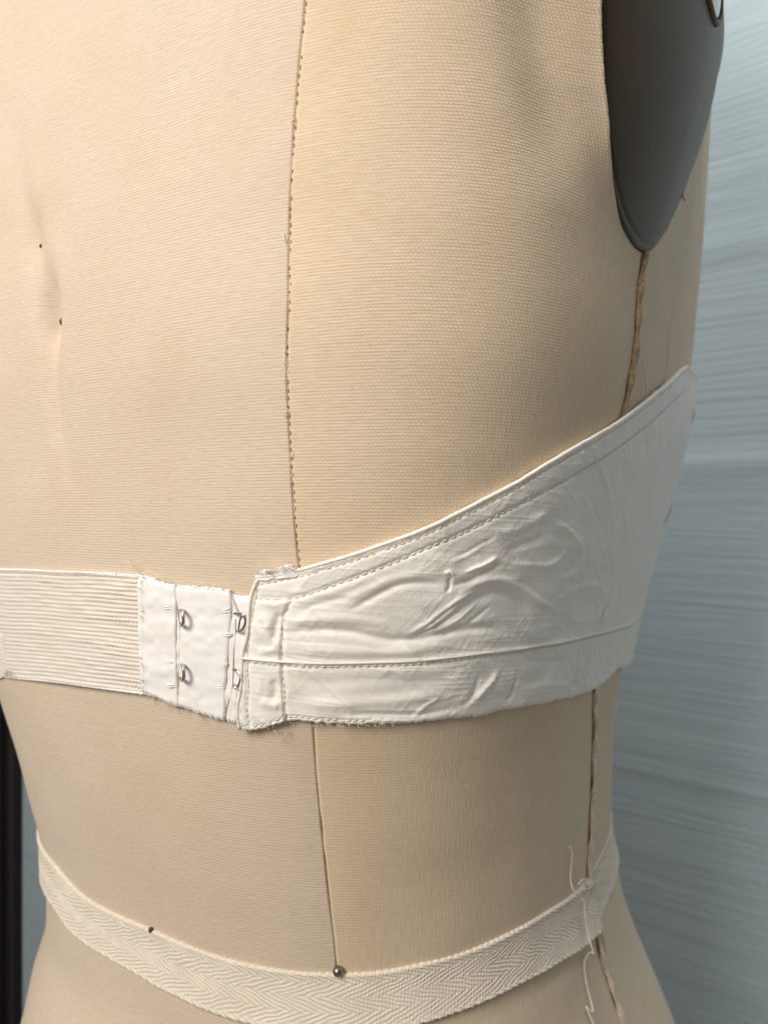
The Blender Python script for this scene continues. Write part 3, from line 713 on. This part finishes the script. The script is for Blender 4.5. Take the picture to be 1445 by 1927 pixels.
# ------------------------------------------------------------------ twill tape round the waist
tt_px = [(100,1627),(150,1685),(200,1715),(285,1752),(360,1785),(465,1817),(550,1831),(635,1834),(720,1831),(783,1817),(873,1795),(973,1750),(1033,1715),(1088,1680),(1113,1655)]
tb_px = [(98,1702),(125,1745),(165,1780),(225,1815),(285,1852),(350,1885),(425,1916),(520,1938),(640,1947),(720,1941),(798,1925),(898,1892),(973,1855),(1048,1815),(1113,1772),(1130,1752)]
TT, TB = inv(tt_px, .0012), inv(tb_px, .002)
tape = tag(empty('waist_tape', tuple(P(1.1, -.155))), 'cream herringbone twill tape pinned round the waist of the dress form', 'tape')
def tz(L):
    o = np.argsort(L[:, 0]); x, y = L[o, 0], L[o, 1]
    def f(p):
        a = np.interp(p, np.r_[x[0]-1.2, x, x[-1]+1.2], np.r_[y[0]+.002, y, y[-1]])
        return a
    s = np.linspace(x[0]-1.4, x[-1]+3.9, 900); k = f(s)
    for _ in range(40): k[1:-1] = (k[:-2]+2*k[1:-1]+k[2:])/4
    return lambda p: np.interp(p, s, k)
zt, zb = tz(TT), tz(TB)
pr = TB[-1, 0]
def ribbon(p0, p1, nu, nv, base, lift, detail=True):
    p = np.linspace(p0, p1, nu)[None]; v = np.linspace(0, 1, nv)[:, None]
    psi = np.repeat(p, nv, 0); z = zt(psi)*(1-v)+zb(psi)*v
    s = -psi*.128; w = v*.0188
    tri = np.abs(((w/.0047+.35) % 2)-1)*.0047
    ph = (s*math.sin(math.radians(21))+tri*math.cos(math.radians(21)))/.00128+.30*vnoise(psi, z, .004, .003, 21)
    off = base+lift*v**1.5+.00014*(1+.4*vnoise(psi, z, .003, .003, 25))*np.sin(2*math.pi*ph)+.0003*vnoise(psi, z, .012, .010, 22)+.00006*np.sin(2*math.pi*s/.0011+6*w/.0047)
    off = off+.0003*(g2(w, .0009)+g2(w-.0188, .0009))-.0005*(sstep(v, .03, 0)+sstep(v, .97, 1))
    zr = z+.00012*np.sin(s*2*math.pi/.0022)*((1-v)**20+v**20)
    return psi, zr, np.broadcast_to(off, psi.shape).copy(), np.stack([np.broadcast_to(s, z.shape), np.broadcast_to(w, z.shape)], -1)
ps, z, off, U = ribbon(TT[0, 0]+.45, pr-.005, 1500, 66, .0011, .0010)
e = sstep(-ps, -(pr+.10), -pr); off += .0008*e+.0007*e*np.sin(ps*RM*2*math.pi/.004)*(1-np.linspace(0, 1, 66)[:, None])
patch('tape_end', ps, z, off, M_tape, tape, U, thick=.0012)
ps, z, off, U = ribbon(pr+.10, TT[0, 0]+.45-2*math.pi, 500, 50, .0003, .0006)
z += .0022*sstep(-ps, -(pr+.05), -pr+.10)
patch('tape_back', ps, z, off, M_tape, tape, U, thick=.0008)
tl = fuzz([(1092,1675),(1105,1668),(1118,1660)], 26, 18, .0018, (.3, -.6), spread=6, curl=.9)+fuzz([(1094,1722),(1102,1726)], 16, 12, .003, (0, 1), spread=6, curl=.9)
V, F = tubes(tl, .00014, 5); child(tag(mesh('tape_fray', V, F, M_fuzz), kind='stuff'), tape)

# ------------------------------------------------------------------ loose threads
th = tag(empty('loose_thread', tuple(P(*inv([(1090,1660)])[0]))), 'long thin cream thread hanging over the waist tape beside the side seam', 'thread')
q = smooth_line(inv([(1086,1597),(1091,1625),(1090,1650),(1087,1672),(1094,1690),(1101,1712),(1106,1742),(1110,1768),(1122,1798),(1116,1818),(1117,1842),(1121,1868),(1126,1892),(1121,1908),(1127,1925),(1134,1945),(1140,1965)], .0045), 130)
k = np.linspace(0, 1, 130)
V, F = tubes([P(q[:, 0], q[:, 1], .0012+.0032*sstep(k, .1, .3)*(1-sstep(k, .50, .62))+.0004*np.sin(k*40))], lambda t: .00028 if t < .2 else .00038, 7)
child(mesh('thread_strand', V, F, M_thread), th)
q = smooth_line(inv([(1088,1665),(1094,1657),(1106,1655),(1117,1658),(1112,1668),(1100,1674),(1091,1676)], .003), 40)
V, F = tubes([P(q[:, 0], q[:, 1], .0030)], .00026, 6); child(mesh('thread_loop', V, F, M_thread), th)
q = smooth_line(inv([(1199,655),(1204,668),(1210,690),(1214,712),(1216,750)], .001), 40)
V, F = tubes([P(q[:, 0], q[:, 1], .0009)], .00024, 6)
tag(mesh('loose_thread', V, F, M_thread), 'short pale thread come loose from the side seam just above the satin band', 'thread')

# ------------------------------------------------------------------ pins
def pin(px, r, base, squash, label, tilt=(0, 0), deep=.012):
    """a round headed steel pin pushed into the form: lathe of shaft and head along the inward direction"""
    q = inv([px], base)[0]; c = P(q[0], q[1], base+float(body_disp(np.array([q[0]]), np.array([q[1]]))[0])); n = P(q[0], q[1], base+.001)-P(q[0], q[1], base); n /= np.linalg.norm(n)
    n = n+np.array([tilt[0], 0, tilt[1]]); n /= np.linalg.norm(n)
    a = np.linspace(0, math.pi, 14); prof = [(r*math.sin(x), r*squash*math.cos(x)) for x in a[:-2]]+[(.00032, -r*squash), (.00032, -r*squash-deep), (.00002, -r*squash-deep-.001)]
    B1 = np.cross(n, [0, 0, 1.]); B1 /= np.linalg.norm(B1); B2 = np.cross(n, B1); V, F, m = [], [], 20
    for rr, h in prof:
        for s in range(m):
            t = 2*math.pi*s/m; V.append(h*n+max(rr, .00001)*(math.cos(t)*B1+math.sin(t)*B2))
    for k in range(len(prof)-1):
        for s in range(m): F.append((k*m+s, (k+1)*m+s, (k+1)*m+(s+1) % m, k*m+(s+1) % m))
    o = mesh('dress_pin', V, F, M_pin); o.location = c
    if r < .0015 or deep < .01: o.data.materials[0] = M_dark
    return tag(o, label, 'pin', 'steel pins pushed into the form')
pin((636,1827), .00165, .0012, .85, 'steel pin with a round head at the waist tape, below the brown princess seam', (0, .5))
pin((285,1750), .0010, .0006, .8, 'small dark pin head at the waist tape, left of the brown princess seam')
pin((64,459), .0007, .0001, .7, 'tiny dark pin in the centre back seam, above the larger sunken pin', (-.5, .2))
pin((89,599), .00149, .0005, .9, 'larger dark pin sunk in a dimple of the centre back seam', (-1.2, .1))

# ------------------------------------------------------------------ background
def wall():
    d = np.array([-.778, .629]); d /= np.linalg.norm(d); nrm = np.array([-d[1], d[0]])*1.0
    nrm = np.array([-.629, -.778]); nrm /= np.linalg.norm(nrm); p0 = np.array([.285, .56])
    t = np.r_[np.linspace(-1.0, 2.6, 90)]; zz = np.linspace(0, 2.5, 700)
    r = np.random.default_rng(3); rid = np.zeros(700)
    for k in range(140): rid += r.uniform(-.0004, .0007)*g2(zz-r.uniform(0, 2.5), r.uniform(.003, .009))
    x = np.repeat(t[None], 700, 0); y = np.repeat(zz[:, None], 90, 1)
    h = rid[:, None]*(.6+.5*vnoise(x/RM, y, .35, .05, 8))
    Pw = np.stack([p0[0]+d[0]*x+nrm[0]*h, p0[1]+d[1]*x+nrm[1]*h, y], -1)
    return tag(grid('wall', Pw, M_wall, None, np.stack([x, y], -1)), 'pale blue grey wall with horizontal grain behind the dress form', kind='structure')
wall()
def board():
    import bmesh
    bm = bmesh.new(); bmesh.ops.create_cube(bm, size=1)
    for vv in bm.verts: vv.co = Vector((vv.co.x*.11, vv.co.y*.024, vv.co.z*1.9))
    bmesh.ops.bevel(bm, geom=bm.edges[:], offset=.006, segments=3, affect='EDGES')
    me = bpy.data.meshes.new('dark_post'); bm.to_mesh(me); bm.free(); me.materials.append(M_black)
    o = link(bpy.data.objects.new('dark_post', me)); o.location = (-.247-.055, .50, .95)
    return tag(o, 'black upright post, out of focus, at the far left behind the dress form', 'post')
board()
